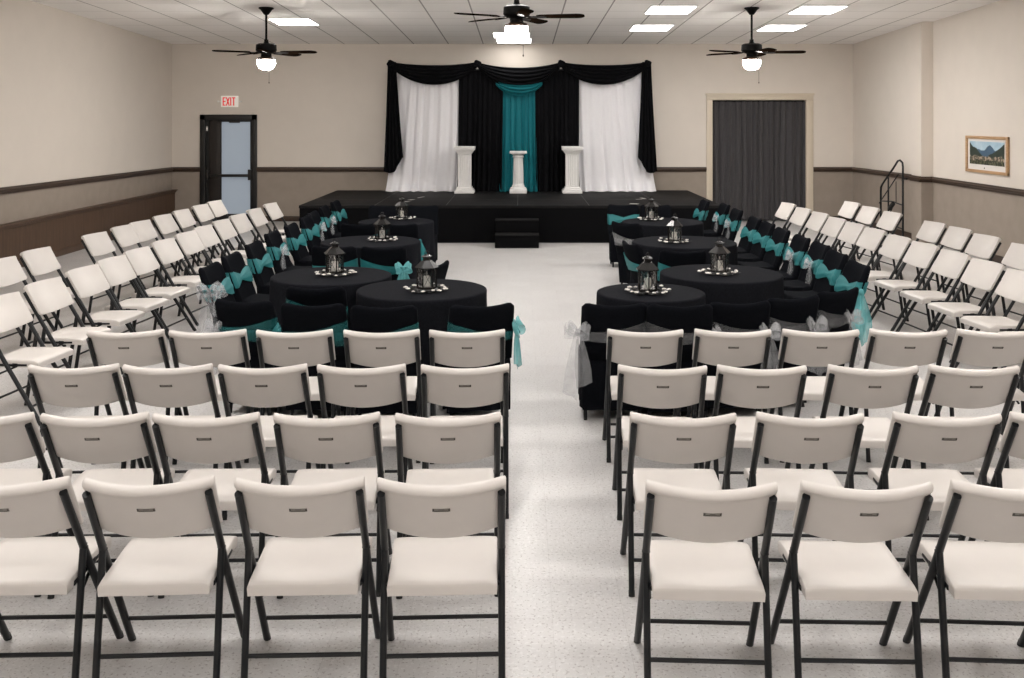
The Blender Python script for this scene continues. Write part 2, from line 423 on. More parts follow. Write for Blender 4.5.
# curtained doorway trim
m = MB()
for x0, x1 in ((3.84, 3.965), (5.895, 6.04)): m.box2((x0, YB-.03, 0), (x1, YB+.12, 2.625), .006)
m.box2((3.84, YB-.031, 2.50), (6.04, YB+.12, 2.625), .006)
m.box2((3.82, YB-.045, 2.60), (6.06, YB, 2.64), .008)
structure(m.build('door_2', M['cream']), 'cream trim around the wide curtained doorway')

def curtain(name, x0t, x1t, x0b, x1b, y, zt, zb, folds, amp, material, label, cat='curtain', top=None, hem=.0, flare=.0, nu=160, nv=26, thick=.006, seed=1, group=None, pinch=.45):
    rnd = random.Random(seed); ph = [rnd.uniform(0, 6.28) for _ in range(4)]
    def fn(u, v):
        # v: 0 at the top, 1 at the hem
        e = v**1.6
        x = (x0t+(x1t-x0t)*u)*(1-e)+(x0b+(x1b-x0b)*u)*e
        uu = u+.022*math.sin(9*u+ph[0])+.014*v*math.sin(23*u+ph[1])+.010*v*math.sin(5*v+ph[2])*math.sin(6*u)
        s = math.sin(2*PI*folds*uu+ph[2]); s2 = math.sin(2*PI*folds*2.3*uu+ph[3])
        a = amp*(pinch+(1-pinch)*min(1, v*1.6))
        yy = y-a*(s*.75+.25*s2*(1-.4*v))-flare*max(0, (v-.88)/.12)**2*(1+.5*s)
        z0 = zt if top is None else top(u)
        z = z0+(zb-z0)*v
        if v > .985: z += hem*(s+1)*.5
        return (x, yy, z)
    m = MB(); m.grid(fn, nu, nv, thick)
    o = m.build(name, material, smooth=80)
    return tag(o, label, cat, group)
# grey curtain in the doorway
curtain('curtain', 3.97, 5.89, 3.97, 5.89, YB+.055, 2.47, .03, 15, .046, M['curtain_grey'], 'floor-length dark grey curtain filling the cream doorway', seed=3, nu=260, pinch=.8)
m = MB(); m.tube([(3.97, YB+.075, 2.475), (5.89, YB+.075, 2.475)], .014, 8)
tag(m.build('curtain_rod', M['fan_black']), 'thin dark rod along the top of the cream doorway', 'curtain rod')

# ------------------------------------------------------------------ EXIT sign
ex = thing('exit_sign', 'white EXIT sign with red letters above the black door', 'exit sign', (-5.975, YB, 2.47))
m = MB(); m.box2((-.175, -.055, -.115), (.175, -.012, .115), .008); m.box2((-.05, -.014, -.05), (.05, 0, .05)); m.build('housing', M['sign_white'], ex)
m = MB()
yy0, yy1, hh = -.062, -.053, .085
def stroke(x0, z0, x1, z1, w=.02):
    L = math.hypot(x1-x0, z1-z0); a = math.atan2(z1-z0, x1-x0)
    m.box(((x0+x1)/2, (yy0+yy1)/2, (z0+z1)/2), (L, yy1-yy0, w), rot=Matrix.Rotation(-a, 4, 'Y'))
stroke(-.125, -hh, -.125, hh); [stroke(-.13, z, -.075, z) for z in (-hh+.01, 0, hh-.01)]
stroke(-.06, -hh, .0, hh); stroke(-.06, hh, .0, -hh)
stroke(.03, -hh, .03, hh)
stroke(.09, -hh, .09, hh); stroke(.058, hh-.01, .125, hh-.01)
m.build('lettering', M['sign_red'], ex)
for s in (-1, 1):
    m = MB(); m.tube([(s*.172, -.03, 0), (s*.225, -.035, 0)], .008, 8); m.lathe([(.0, -.02), (.02, -.015), (.022, .015), (.0, .02)], 10, (s*.235, -.04, 0)); m.build('lamp_head', M['white_metal'], ex)

# ------------------------------------------------------------------ framed picture on the right wall
pf = thing('picture_frame', 'oak framed mountain landscape print with white mount on side wall', 'picture', (XR2, 14.755, 1.575))
w_, h_ = 1.34, .56
m = MB()
for s in (-1, 1): m.box((-.018, s*(w_/2-.03), 0), (.034, .06, h_), .005); m.box((-.018, 0, s*(h_/2-.022)), (.0335, w_, .045), .005)
m.build('frame', M['oak'], pf)
MB().box2((-.014, -w_/2+.05, -h_/2+.04), (-.002, w_/2-.05, h_/2-.04)).build('mount', M['mount'], pf)
MB().box((0, 0, 0), (.004, 1.09, .35)).build('print', M['print'], pf, loc=(-.016, 0, .022))
m = MB(); m.ball((-.015, .07, -.205), .014, (.25, 1.3, .8)); m.build('emblem', M['ink'], pf)

# ------------------------------------------------------------------ ceiling lights
def make_light(name, label):
    t = thing(name, label, 'ceiling light', group='recessed ceiling panel lights')
    m = MB()
    for s in (-1, 1): m.box((s*.35, 0, -.006), (.02, .86, .014), .002); m.box((0, s*.42, -.006), (.7, .02, .014), .002)
    m.build('frame', M['white_metal'], t)
    MB().box((0, 0, -.004), (.68, .82, .008)).build('diffuser', M['panel_light'], t)
    return t
vis = [(-3.85, 16.7, 'recessed ceiling panel light beside the fan over the exit door side'),
       (-.12, 19.55, 'recessed ceiling panel light nearest the end wall above the stage drapes'),
       (-.16, 18.6, 'recessed ceiling panel light just behind the middle fan globe'),
       (2.34, 17.5, 'recessed ceiling panel light, far one of the pair between middle and right fans'),
       (2.34, 15.27, 'recessed ceiling panel light, near one of the pair between middle and right fans'),
       (4.66, 17.5, 'recessed ceiling panel light, far one of the pair beyond the fan near the curtain'),
       (4.63, 15.27, 'recessed ceiling panel light, near one of the pair beyond the fan near the curtain')]
fill_panels = [(x, y) for y in (12.2, 9.4, 6.6, 3.6, .8) for x in (-3.1, -.12, 2.9)]+[(-3.7, -1.7), (-1.3, -1.7), (1.3, -1.7), (3.5, -1.7)]  # panels added out of view to brighten the hall
l0 = None
for x, y, lab in vis+[(x, y, 'added ceiling panel light above the seating, out of view') for x, y in fill_panels]:
    loc = (x, y, ceil_z(y)-.002)
    if l0 is None: l0 = make_light('ceiling_light', lab); o = l0; o.location = loc
    else: o = dup(l0, loc, 0, lab)
    o.rotation_euler = (CEIL_TILT, 0, 0)
    if y > 18:
        for ch in o.children:
            if ch.name.startswith('diffuser'): ch.data = ch.data.copy(); ch.data.materials[0] = M['panel_dim']

# ------------------------------------------------------------------ ceiling fans
def make_fan(label, x, y, zb):
    f = thing('ceiling_fan', label, 'ceiling fan', (x, y, zb), group='black ceiling fans')
    top = ceil_z(y)-zb
    MB().lathe([(.02, top-.11), (.035, top-.105), (.09, top-.03), (.115, top-.015), (.115, top+.005)], 24).build('canopy', M['fan_black'], f)
    MB().lathe([(.017, .1), (.017, top-.1)], 12).build('downrod', M['fan_black'], f)
    MB().lathe([(.03, .2), (.035, .16), (.05, .14), (.12, .135), (.155, .115), (.16, .03), (.14, .005), (.11, -.01), (.08, -.02), (.08, -.075), (.0, -.075)], 28).build('motor_housing', M['fan_black'], f)
    MB().lathe([(.085, -.07), (.125, -.08), (.14, -.095), (.14, -.115), (.12, -.12), (.0, -.12)], 28).build('light_ring', M['bronze'], f)
    MB().lathe([(.132, -.12), (.136, -.15), (.128, -.20), (.10, -.245), (.055, -.268), (.0, -.272)], 28).build('globe', M['globe'], f)
    m = MB(); m.lathe([(.0, -.295), (.01, -.285), (.012, -.27), (0, -.268)], 10); m.build('finial', M['bronze'], f)
    m = MB(); m.tube([(.075, -.06, -.1), (.078, -.13, -.14), (.078, -.135, -.46)], .0025, 6); m.ball((.078, -.135, -.47), .009, (1, 1, 1.6)); m.build('pull_chain', M['bronze'], f)
    for k in range(5):
        a = R(64+72*k)
        mt = Matrix.Rotation(a, 4, 'Z') @ Matrix.Translation((0, 0, 0)) @ Matrix.Rotation(R(-13), 4, 'X')
        N = 14; ring = []
        b = MB()
        L0, L1 = .24, .81
        pts = [(L0, .045)]+[(L0+.05, .058), (L1-.10, .072)]+[(L1-.10+.10*math.sin(t*PI/2/5), .072*math.cos(t*PI/2/5)**.7) for t in range(1, 5)]+[(L1, .012)]
        rings = []
        for xx, hw in pts: rings.append([mt @ Vector((xx, s*hw, zz)) for s, zz in ((-1, -.004), (1, -.004), (1, .004), (-1, .004))])
        b.sections(rings); bl = b.build('blade', M['fan_blade'], f)
        b = MB(); rings = []
        for xx, hw, zz in ((.10, .03, .012), (.17, .02, -.004), (.24, .035, -.008), (.32, .04, -.008), (.36, .01, -.008)):
            rings.append([mt @ Vector((xx, s*hw, zz+q)) for s, q in ((-1, -.004), (1, -.004), (1, .003), (-1, .003))])
        b.sections(rings); b.build('blade_iron', M['fan_black'], bl)
    return f
make_fan('black five-blade ceiling fan with lit globe above the exit door side', -3.91, 15.1, 3.14)
make_fan('black five-blade ceiling fan, the largest, hanging in the middle before the stage', -.04, 11.67, 3.335)
make_fan('black five-blade ceiling fan with lit globe in front of the curtained doorway', 3.57, 15.1, 3.14)

for fx, fy in ((-3.91, 6.2), (3.57, 6.2)):  # unseen fans, added so their lit globes brighten ceiling and walls
    make_fan('added black ceiling fan with lit globe over the near seating, out of view', fx, fy, ceil_z(fy)-.68)

# ------------------------------------------------------------------ stage, steps
SZ = .64
st = thing('stage', 'wide low black stage with cloth skirt against the end wall', 'stage', (0, 16.7, 0))
SX0, SX1, SD = -3.77, 3.45, YB-16.7-.005
MB().box2((SX0, 0, SZ-.05), (SX1, SD, SZ), .004).build('deck', M['stage_top'], st)
m = MB()
def sk(u, v):
    # skirt runs down the left side, along the front and up the right side
    per = [(SX0+.01, SD-.06), (SX0+.01, .012), (SX1-.01, .012), (SX1-.01, SD-.06)]
    Ls = [math.dist(a, b) for a, b in zip(per, per[1:])]; d = u*sum(Ls)
    for (a, b), L in zip(zip(per, per[1:]), Ls):
        if d <= L+1e-6: break
        d -= L
    p = [a[i]+(b[i]-a[i])*min(1, d/L) for i in (0, 1)]
    w = .004*math.sin(u*260)*v
    return (p[0], p[1]+w+.0, SZ-.05-(SZ-.052)*v)
m.grid(sk, 420, 4, .004); m.build('skirt', M['stage_skirt'], st, 80)
m = MB()
for x in (-2.48, -1.26, -.04, 1.18, 2.40): m.box2((x-.004, .01, SZ-.001), (x+.004, SD-.01, SZ+.0012))
for y in (1.2, 2.4): m.box2((SX0+.01, y-.004, SZ-.001), (SX1-.01, y+.004, SZ+.0013))
m.build('deck_seam', M['seam'], st)
m = MB()
for x, y, w, h, a in ((-2.02, .75, .10, .10, .5), (-1.98, 1.15, .08, .16, .4), (-1.86, 1.7, .04, .3, .3), (1.98, .3, .15, .10, .5), (2.28, 1.45, .06, .25, -.2), (2.18, 1.25, .12, .05, .1)):
    m.box((x, y, SZ+.002), (w, h, .002), rot=Matrix.Rotation(-a, 4, 'Z'))
m.build('tape_scrap', M['tape'], st)
ss = thing('stage_steps', 'black two-step unit standing at the middle of the stage front', 'steps', (-.05, 16.02, 0))
m = MB(); m.box2((-.36, 0, 0), (.36, .32, .20), .006); m.box2((-.36, .32, 0), (.36, .63, .41), .006); m.build('step_body', M['stage_skirt'], ss)
for z, y0, y1 in ((.20, -.012, .32), (.41, .308, .63)):
    MB().box2((-.365, y0, z), (.365, y1, z+.02), .005).build('tread', M['stage_top'], ss)

# ------------------------------------------------------------------ stage drapes
YD = 19.93
PX = (1/49.2)
def px(x): return (x-520)*PX
ztop = 3.15
bd = []
curtain('drape', px(396), px(461), px(386), px(458), YD, ztop, SZ+.004, 6, .03, M['drape_white'], 'white backdrop drape on the exit door side of the stage', 'drape', flare=.10, seed=11, nu=140)
curtain('drape', px(576), px(643), px(580), px(656), YD, ztop, SZ+.004, 6, .03, M['drape_white'], 'white backdrop drape on the curtained doorway side of the stage', 'drape', flare=.10, seed=14, nu=140)
curtain('drape', px(459), px(503), px(457), px(501.5), YD-.05, 3.09, SZ+.004, 8, .04, M['drape_black'], 'black backdrop drape between white and teal, on the exit door side', 'drape', flare=.05, seed=16)
curtain('drape', px(535), px(579), px(536), px(578), YD-.05, 3.09, SZ+.004, 8, .04, M['drape_black'], 'black backdrop drape between teal and white, on the curtained doorway side', 'drape', flare=.05, seed=18)
curtain('drape', px(499), px(538), px(498), px(540), YD-.02, 3.07, SZ+.004, 7, .035, M['drape_teal'], 'teal backdrop drape at the centre of the stage', 'drape', flare=.08, seed=20, nu=120)
def swag(name, xa, xb, zt, dip_top, dip_bot, y, material, label, folds=5, bulge=.11, asym=0, parent=None, zoff=0, w0=.10):
    """cloth hung between two knots: gathered at the ends, fanned out in the middle"""
    m = MB()
    def fn(u, v):
        x = xa+(xb-xa)*u
        arch = 4*u*(1-u); arch = arch**.85
        skew = 1+asym*(u-.5)
        top = zt+w0*.4-dip_top*arch*skew; bot = zt-w0*.6-dip_bot*arch*skew
        z = top+(bot-top)*v
        fan = .25+.75*arch
        rip = math.sin(2*PI*folds*v+1.2*math.sin(3*u+1))
        yy = y-.02-bulge*fan*math.sin(PI*min(1, v*.95+.05))-.026*fan*rip
        return (x, yy, z)
    m.grid(fn, 60, 48, .006)
    o = m.build(name, material, parent, 80)
    return o if parent is not None else tag(o, label, 'swag')
xs = [px(392), px(477.5), px(560.5), px(646)]
labs = ['black swag of cloth above the white drape on the exit door side', 'black swag of cloth over the teal drape in the middle', 'black swag of cloth above the white drape on the curtained doorway side']
sw = []
for i in range(3):
    o = swag('swag', xs[i], xs[i+1], 3.22, (.07, .12, .07)[i], (.36, .43, .36)[i], YD-.12, M['drape_black'], labs[i], asym=(0, 0, 0)[i])
    sw.append(o)
swag('swag', px(496), px(542), 2.87, .05, .22, YD-.085, M['drape_teal'], 'small teal swag gathered under the middle black swag', folds=4, bulge=.09, w0=.12)
for i, x in enumerate(xs):
    m = MB()
    for k in range(9):
        a = k*2.4; r = .012*k**.5*1.6
        m.ball((x+r*math.cos(a), YD-.21-.02*(k % 2), 3.222+r*math.sin(a)), .056-.002*k, (1, .8, .8), 10)
    m.build('rosette', M['drape_black'], sw[min(i, 2)])
def side_scarf(xt0, xt1, xb0, xb1, label, flip, seed):
    rnd = random.Random(seed); ph = rnd.uniform(0, 6)
    m = MB()
    def fn(u, v):
        e = v**1.2
        x = (xt0+(xt1-xt0)*u)*(1-e)+(xb0+(xb1-xb0)*u)*e
        uo = u if not flip else 1-u
        zb = 1.06+(.0 if uo < .55 else (uo-.55)/.45*.24)-(.04*math.sin(uo*5))
        s = math.sin(2*PI*4.5*u+ph)
        return (x, YD-.17-.035*s*(.5+.5*v), 3.26+(zb-3.26)*v)
    m.grid(fn, 60, 20, .006); tag(m.build('scarf', M['drape_black'], smooth=80), label, 'scarf')
side_scarf(px(389), px(397), px(385), px(404), 'black cloth tail hanging at the outer edge of the exit-side white drape', False, 2)
side_scarf(px(641), px(650), px(637), px(656), 'black cloth tail hanging at the outer edge of the doorway-side white drape', True, 5)
m = MB(); m.tube([(px(388), YD+.04, 3.11), (px(650), YD+.04, 3.11)], .02, 10); bs = m
for x in (px(389), px(649)): bs.tube([(x, YD+.06, SZ), (x, YD+.06, 3.12)], .018, 10); bs.lathe([(.16, 0), (.16, .008), (.03, .012), (.03, .05)], 16, (x, YD+.06, SZ))
tag(bs.build('backdrop_stand', M['steel']), 'dark pipe stand holding up the stage drapes', 'backdrop stand')

# ------------------------------------------------------------------ pillars on the stage
def sq_pillar(label, x, y):
    p = thing('display_pillar', label, 'pillar', (x, y, SZ), group='white display pillars')
    m = MB()
    for hw, z0, z1 in ((.195, 0, .055), (.175, .055, .085), (.15, .085, .12)): m.box2((-hw, -hw, z0), (hw, hw, z1), .008)
    m.build('base', M['plaster'], p)
    hw = .128; n = 5; ring = []; per = []
    # fluted square shaft: half-round grooves on every face
    fw = .21
    for s in range(4):
        a = s*PI/2
        pts = [(-hw, -hw)]
        for k in range(n):
            c = -fw/2+fw*(k+.5)/n; g = fw/n*.36
            for t in range(7): ang = PI*t/6; pts.append((c-g*math.cos(ang), -hw+g*.75*math.sin(ang)))
        for q in pts: per.append((q[0]*math.cos(a)-q[1]*math.sin(a), q[0]*math.sin(a)+q[1]*math.cos(a)))
    sq = []
    for i, q in enumerate(per): 
        # flat border above and below the grooves
        k = max(abs(q[0]), abs(q[1])); sq.append((q[0]/k*hw, q[1]/k*hw) if k < hw else q)
    m = MB(); m.sections([[(q[0], q[1], z) for q in pp] for pp, z in ((sq, .12), (sq, .15), (per, .152), (per, .745), (sq, .747), (sq, .775))]); m.build('shaft', M['plaster'], p, 30)
    m = MB()
    for hw, z0, z1 in ((.14, .775, .80), (.16, .80, .825), (.175, .825, .85), (.20, .85, .875), (.205, .875, .925)): m.box2((-hw, -hw, z0), (hw, hw, z1), .006)
    m.build('capital', M['plaster'], p)
    return p
sq_pillar('taller white fluted pillar on the stage between white and black drapes, exit door side', px(465)*19.6/19.93, 19.5)
sq_pillar('taller white fluted pillar on the stage between black and white drapes, curtained doorway side', px(571.8)*19.6/19.93, 19.5)
p = thing('display_pillar', 'shorter round white column on the stage before the teal drape', 'pillar', (-.035, 19.5, SZ), group='white display pillars')
m = MB(); m.box2((-.17, -.17, 0), (.17, .17, .075), .008); m.lathe([(.165, .075), (.165, .09), (.15, .11), (.125, .12), (.125, .14), (.11, .17), (.105, .19)], 28); m.build('base', M['plaster'], p)
rings = []
for z, r in ((.18, .107), (.40, .103), (.71, .092)): rings.append([((r-.006*abs(math.sin(k*PI/4)))*math.cos(2*PI*k/64), (r-.006*abs(math.sin(k*PI/4)))*math.sin(2*PI*k/64), z) for k in range(64)])
MB().sections(rings).build('shaft', M['plaster'], p, 40)
m = MB(); m.lathe([(.098, .70), (.11, .71), (.11, .725), (.10, .73), (.105, .75), (.14, .775), (.15, .785)], 28); m.box2((-.17, -.17, .785), (.17, .17, .83), .008); m.build('capital', M['plaster'], p)

# ------------------------------------------------------------------ black tube handrail by the right wall
ht = thing('handrail', 'black tubular steel handrail frame with arched top standing by the projecting side wall', 'handrail', (6.72, 17.62, 0), R(0))
r_ = .018
m = MB()
# near rail, arched top handle and far rail in one bent tube
m.tube([(0, -.42, .03), (0, -.42, 1.28), (0, -.40, 1.345), (-.02, -.34, 1.385), (-.03, -.27, 1.37), (-.05, -.12, 1.24), (-.07, .36, .92), (-.075, .42, .86), (-.075, .43, .78), (-.075, .43, .03)], r_, 10)
m.build('frame', M['steel'], ht)
MB().tube([(-.06, .10, .03), (-.06, .10, 1.06)], .015, 8).build('upright', M['steel'], ht)
for z, y0, y1 in ((.60, .43, -.42), (.18, .43, -.42)):
    m = MB(); m.tube([(-.07, y0, z), (-.04, (y0+y1)/2, z+.03), (0, y1, z)], .012, 8); m.build('crossbar', M['steel'], ht)
MB().tube([(-.10, .44, .56), (-.02, -.26, 1.13)], .010, 8).build('brace', M['steel'], ht)
MB().tube([(-.08, .28, .12), (-.02, -.02, .55)], .010, 8).build('brace', M['steel'], ht)
MB().tube([(-.02, -.16, .62), (-.02, -.16, 1.0)], .007, 8).build('rod', M['steel'], ht)
MB().tube([(0, -.40, 1.03), (-.01, -.50, 1.07), (-.0, -.60, 1.075)], .017, 8).build('handle', M['rubber'], ht)
m = MB(); m.box((-.05, -.02, .55), (.05, .26, .07), .01, rot=Matrix.Rotation(R(-30), 4, 'X')); m.build('strap', M['rubber'], ht)

# ------------------------------------------------------------------ folding chair (origin under the top of the backrest, facing +Y)
HX = .215
def make_folding_chair(label):
    t = thing('folding_chair', label, 'chair')
    # backrest: panel curved in plan, blunt rounded ends, rolled top lip
    def bk(x, w):
        """centre line of the panel at height fraction w (0 bottom, 1 top)"""
        q = (x/.233)**2
        zt = .828+.008*q; zb = .597+.030*q
        z = zb+(zt-zb)*w
        y = .025+(.84-z)*.60-.080*(1-q)*(.85+.15*w)
        return y, z
    xs_ = [-.2315, -.230, -.2255, -.2175]+[-.203+.406*i/16 for i in range(17)]+[.2175, .2255, .230, .2315]
    es = [.35, .75, .95, 1]+[1]*17+[1, .95, .75, .35]
    prof = [(0, -.006), (0, .006), (.06, .012), (.5, .012), (.86, .013), (.93, .018), (.985, .019), (1.0, .010), (1.005, -.004), (.985, -.017), (.945, -.021), (.905, -.018), (.885, -.010), (.5, -.010), (.06, -.010)]
    rings = []
    for x, e in zip(xs_, es):
        ring = []
        for w, off in prof:
            wc = .5+(w-.5)*(.955+.045*e)
            y, z = bk(x, wc)
            ring.append((x, y+off*e*.86, z+off*e*.5))
        rings.append(ring)
    m = MB(); m.sections(rings)
    b = m.build('backrest', M['plastic'], t, 50)
    # small inset plate on the rear
    y, z = bk(0, .60)
    rot = Matrix.Rotation(R(31), 4, 'X')
    m = MB(); m.box((0, y-.0105, z), (.064, .004, .0165), .001, 1, rot=rot)
    for s in (-1, 1): m.box((s*.0285, y-.0125, z), (.006, .003, .013), 0, mi=1, rot=rot)
    m.box((0, y-.0125, z+.002), (.020, .003, .003), 0, mi=1, rot=rot); m.box((0, y-.0125+.002, z-.005), (.052, .003, .002), 0, mi=1, rot=rot)
    m.build('logo_plate', [M['plastic_mark'], M['plastic_dark']], b)['label'] = 'small dark inset plate on the rear of the backrest'
    # seat: dished, with a turned-down lip
    def se(x, v):
        hw = .196+.012*math.sin(PI*v)*0+.006*v
        y = .088+.395*v
        dish = .016*(1-(x)**2)*math.sin(PI*min(1, .12+v*.8))
        roll = -.016*max(0, (v-.82)/.18)**2-.006*max(0, (.1-v)/.1)
        return (x*hw, y, .443+.012*v-dish+roll-.006*abs(x)**6)
    m = MB()
    nu, nv = 16, 14
    top = [[se(-1+2*i/nu, j/nv) for j in range(nv+1)] for i in range(nu+1)]
    b2 = bmesh.new(); V = [[b2.verts.new(p) for p in row] for row in top]
    for i in range(nu):
        for j in range(nv): b2.faces.new((V[i][j], V[i+1][j], V[i+1][j+1], V[i][j+1]))
    rim = [(i, 0) for i in range(nu)]+[(nu, j) for j in range(nv)]+[(i, nv) for i in range(nu, 0, -1)]+[(0, j) for j in range(nv, 0, -1)]
    cy = .275; loops = [[V[i][j] for i, j in rim]]
    for k, (dz, sc) in enumerate(((-.004, 1.018), (-.018, 1.026), (-.047, 1.016), (-.047, .96), (-.02, .94))):
        loops.append([b2.verts.new((top[i][j][0]*sc, cy+(top[i][j][1]-cy)*sc, top[i][j][2]*.35+.447*.65-.004+dz if k else top[i][j][2]+dz)) for i, j in rim])
    for A, B in zip(loops, loops[1:]):
        for k in range(len(A)): b2.faces.new((A[k], B[k], B[(k+1) % len(A)], A[(k+1) % len(A)]))
    b2.faces.new(loops[-1])
    bmesh.ops.recalc_face_normals(b2, faces=b2.faces[:]); m._merge(b2)
    m.build('seat', M['plastic'], t, 55)
    # tube legs
    for s in (-1, 1):
        m = MB(); x = s*HX
        m.tube([(x, .018, .790), (x, .029, .772), (x+s*.004, .256, .41), (x+s*.011, .52, .012)], 0.0155, 12, rx=.0142)
        m.tube([(x+s*.011, .515, .025), (x+s*.011, .53, 0)], .0145, 10, mi=1)
        m.build('leg', [M['steel'], M['rubber']], t)
        m = MB(); x2 = s*(HX+.003)
        m.tube([(x2, .187, .535), (x2, .18, .50), (x2, .105, .02)], .0150, 12, rx=.0132)
        m.tube([(x2, .107, .025), (x2, .10, 0)], .0142, 10, mi=1)
        m.tube([(s*(HX-.012), .188, .52), (s*(HX+.018), .188, .52)], .006, 8)
        m.build('leg', [M['steel'], M['rubber']], t)
        m = MB()       # seat support bar and hinge bracket under the seat edge
        xb = s*(HX-.016)
        m.tube([(xb, .14, .405), (xb, .40, .412)], .010, 8)
        m.tube([(s*(HX-.016), .33, .405), (s*(HX-.010), .19, .345)], .007, 8)
        m.box((s*(HX-.012), .31, .41), (.012, .04, .024), .003)
        m.build('bracket', M['steel'], t)
    MB().tube([(-HX-.01, .444, .130), (HX+.01, .444, .130)], .0085, 8).build('stretcher', M['steel'], t)
    MB().tube([(-HX, .128, .150), (HX, .128, .150)], .0085, 8).build('stretcher', M['steel'], t)
    return t

ORD = ['first', 'second', 'third', 'fourth', 'fifth', 'sixth', 'seventh', 'eighth', 'ninth', 'tenth', 'eleventh', 'twelfth']
chair0 = None
def place_chair(x, y, rz, label, group):
    global chair0
    if chair0 is None:
        chair0 = make_folding_chair(label); chair0.location = (x, y, 0); chair0.rotation_euler = (0, 0, rz); chair0['group'] = group; return chair0
    return dup(chair0, (x, y, 0), rz, label, group)
# rows facing the stage: (y of backs, centre x of each chair from the aisle outwards)
rows_left = [(3.485, [-.280, -.789, -1.330, -1.85]), (4.255, [-.313, -.843, -1.372, -1.858, -2.362]),
             (5.10, [-.286, -.829, -1.346, -1.843, -2.335]), (5.94, [-.321, -.842, -1.372, -1.901, -2.402])]
rows_right = [(3.445, [.677, 1.228, 1.765]), (4.255, [.712, 1.266, 1.865, 2.38]),
              (5.08, [.741, 1.26, 1.84, 2.366]), (5.95, [.763, 1.297, 1.834, 2.368, 2.902])]
dist = ['nearest the camera', 'second from the camera', 'third from the camera', 'nearest the tables']
for side, rows, w in (('left', rows_left, -1), ('right', rows_right, 1)):
    for ri, (y, xs_) in enumerate(rows):
        for k, x in enumerate(xs_):
            nth = ORD[k]
            place_chair(x, y, R(w*-2.6+random.uniform(-1, 1)), f'cream folding chair, {nth} {side} of the aisle, in the row {dist[ri]}', f'{side} block of cream folding chairs')
def corner_place(fn, cx, cy, rz, lx, *a):
    """put a chair so that its near top corner stands over (cx, cy)"""
    ox, oy = lx, .025
    return fn(cx-(ox*math.cos(rz)-oy*math.sin(rz)), cy-(ox*math.sin(rz)+oy*math.cos(rz)), rz, *a)
YAW = 7
Bl = [6.84, 7.52, 8.21, 8.80, 9.41, 10.11, 10.8, 11.42, 12.13, 12.84, 13.65, 14.56]
Al = [8.72, 9.39, 10.7, 11.46, 12.0, 12.77, 13.5, 14.3, 15.0]
Br = [(7.35, 4.27), (7.97, 4.26), (8.587, 4.24), (9.2, 4.22), (9.84, 4.2), (10.45, 4.165), (11.16, 4.16), (11.76, 4.136), (12.4, 4.12), (13.1, 4.12), (13.78, 4.09), (14.6, 4.10)]
Ar = [(9.7, 5.16), (10.53, 5.16), (11.26, 5.19), (11.9, 5.17), (13.17, 5.13), (13.97, 5.12), (14.8, 5.13)]
def rj(): return R(random.uniform(-1.5, 1.5))
for k, y in enumerate(Bl):
    corner_place(place_chair, -3.80, y, R(-90-YAW)+rj(), .225, f'cream folding chair, {ORD[k]} from the camera, in the left inner side row', 'left inner side row of cream folding chairs')
for k, y in enumerate(Al):
    corner_place(place_chair, -4.78, y, R(-90-YAW)+rj(), .225, f'cream folding chair, {ORD[k]} from the camera, in the outer row by the wood panelling', 'cream folding chairs by the wood panelling')
for k, (y, x) in enumerate(Br):
    corner_place(place_chair, x, y, R(90+YAW)+rj(), -.225, f'cream folding chair, {ORD[k]} from the camera, in the right inner side row', 'right inner side row of cream folding chairs')
for k, (y, x) in enumerate(Ar):
    corner_place(place_chair, x, y, R(90+YAW)+rj(), -.225, f'cream folding chair, {ORD[k]} from the camera, in the right outer side row', 'right outer side row of cream folding chairs')

# ------------------------------------------------------------------ chairs in black covers with gauze sashes
def back_line(x, w):
    """middle surface of the covered back: w 0 at seat height, 1 at the top"""
    q = (x/.225)**2
    zt = .838+.028*q-.032*max(0, (abs(x)-.165)/.061)**2.5; z = .44+(zt-.44)*w
    y = .02+(.86-z)*.33-.04*(1-q)*(.3+.7*w)
    return y, z
def back_mesh():
    prof = [(0, .045), (.3, .042), (.6, .036), (.85, .03), (.95, .026), (.99, .014), (1.003, 0), (.99, -.014), (.95, -.026), (.85, -.03), (.6, -.034), (.3, -.036), (0, -.036)]
    n = 18; rings = []
    for i in range(n+1):
        x = -.226+.452*i/n; e = 1 if 0 < i < n else .55
        ring = []
        for w, off in prof:
            wd = 1+.03*(1-w)
            y, z = back_line(x, w if 0 < i < n else w*.985)
            ring.append((x*wd, y+off*e, z))
        rings.append(ring)
    m = MB(); m.sections(rings); return m
def skirt_mesh(seed):
    rnd = random.Random(seed); ph = rnd.uniform(0, 6); m = MB(); n = 72
    def per(t, hw, y0, y1, r=.05):
        """rounded rectangle by angle-like parameter"""
        L = [(hw, y0), (hw, y1), (-hw, y1), (-hw, y0)]
        lens = [y1-y0, 2*hw, y1-y0, 2*hw]; d = t*sum(lens)
        for i in range(4):
            if d <= lens[i]+1e-9: break
            d -= lens[i]
        a, b = L[i], L[(i+1) % 4]; f = d/lens[i]
        return a[0]+(b[0]-a[0])*f, a[1]+(b[1]-a[1])*f
    rings = []
    for z, hw, y0, y1, amp in ((.075, .217, .150, .555, .008), (.13, .218, .145, .552, .007), (.28, .219, .135, .54, .005), (.40, .220, .125, .53, .003), (.442, .219, .125, .52, .001), (.460, .214, .13, .51, 0), (.462, .15, .17, .44, 0)):
        ring = []
        for k in range(n):
            x, y = per(k/n, hw, y0, y1); cx, cy = 0, .33
            d = math.hypot(x, y-cy); w = amp*math.sin(2*PI*k/n*11+ph)+amp*.6*math.sin(2*PI*k/n*4+2*ph)
            ring.append((x+(x-cx)/d*w, y+(y-cy)/d*w, z-.02*math.sin(PI*(y-.12)/.42) if z > .455 else z))
        rings.append(ring)
    # rear panel of the cover follows the leaning back down to the floor
    m.sections(rings)
    return m
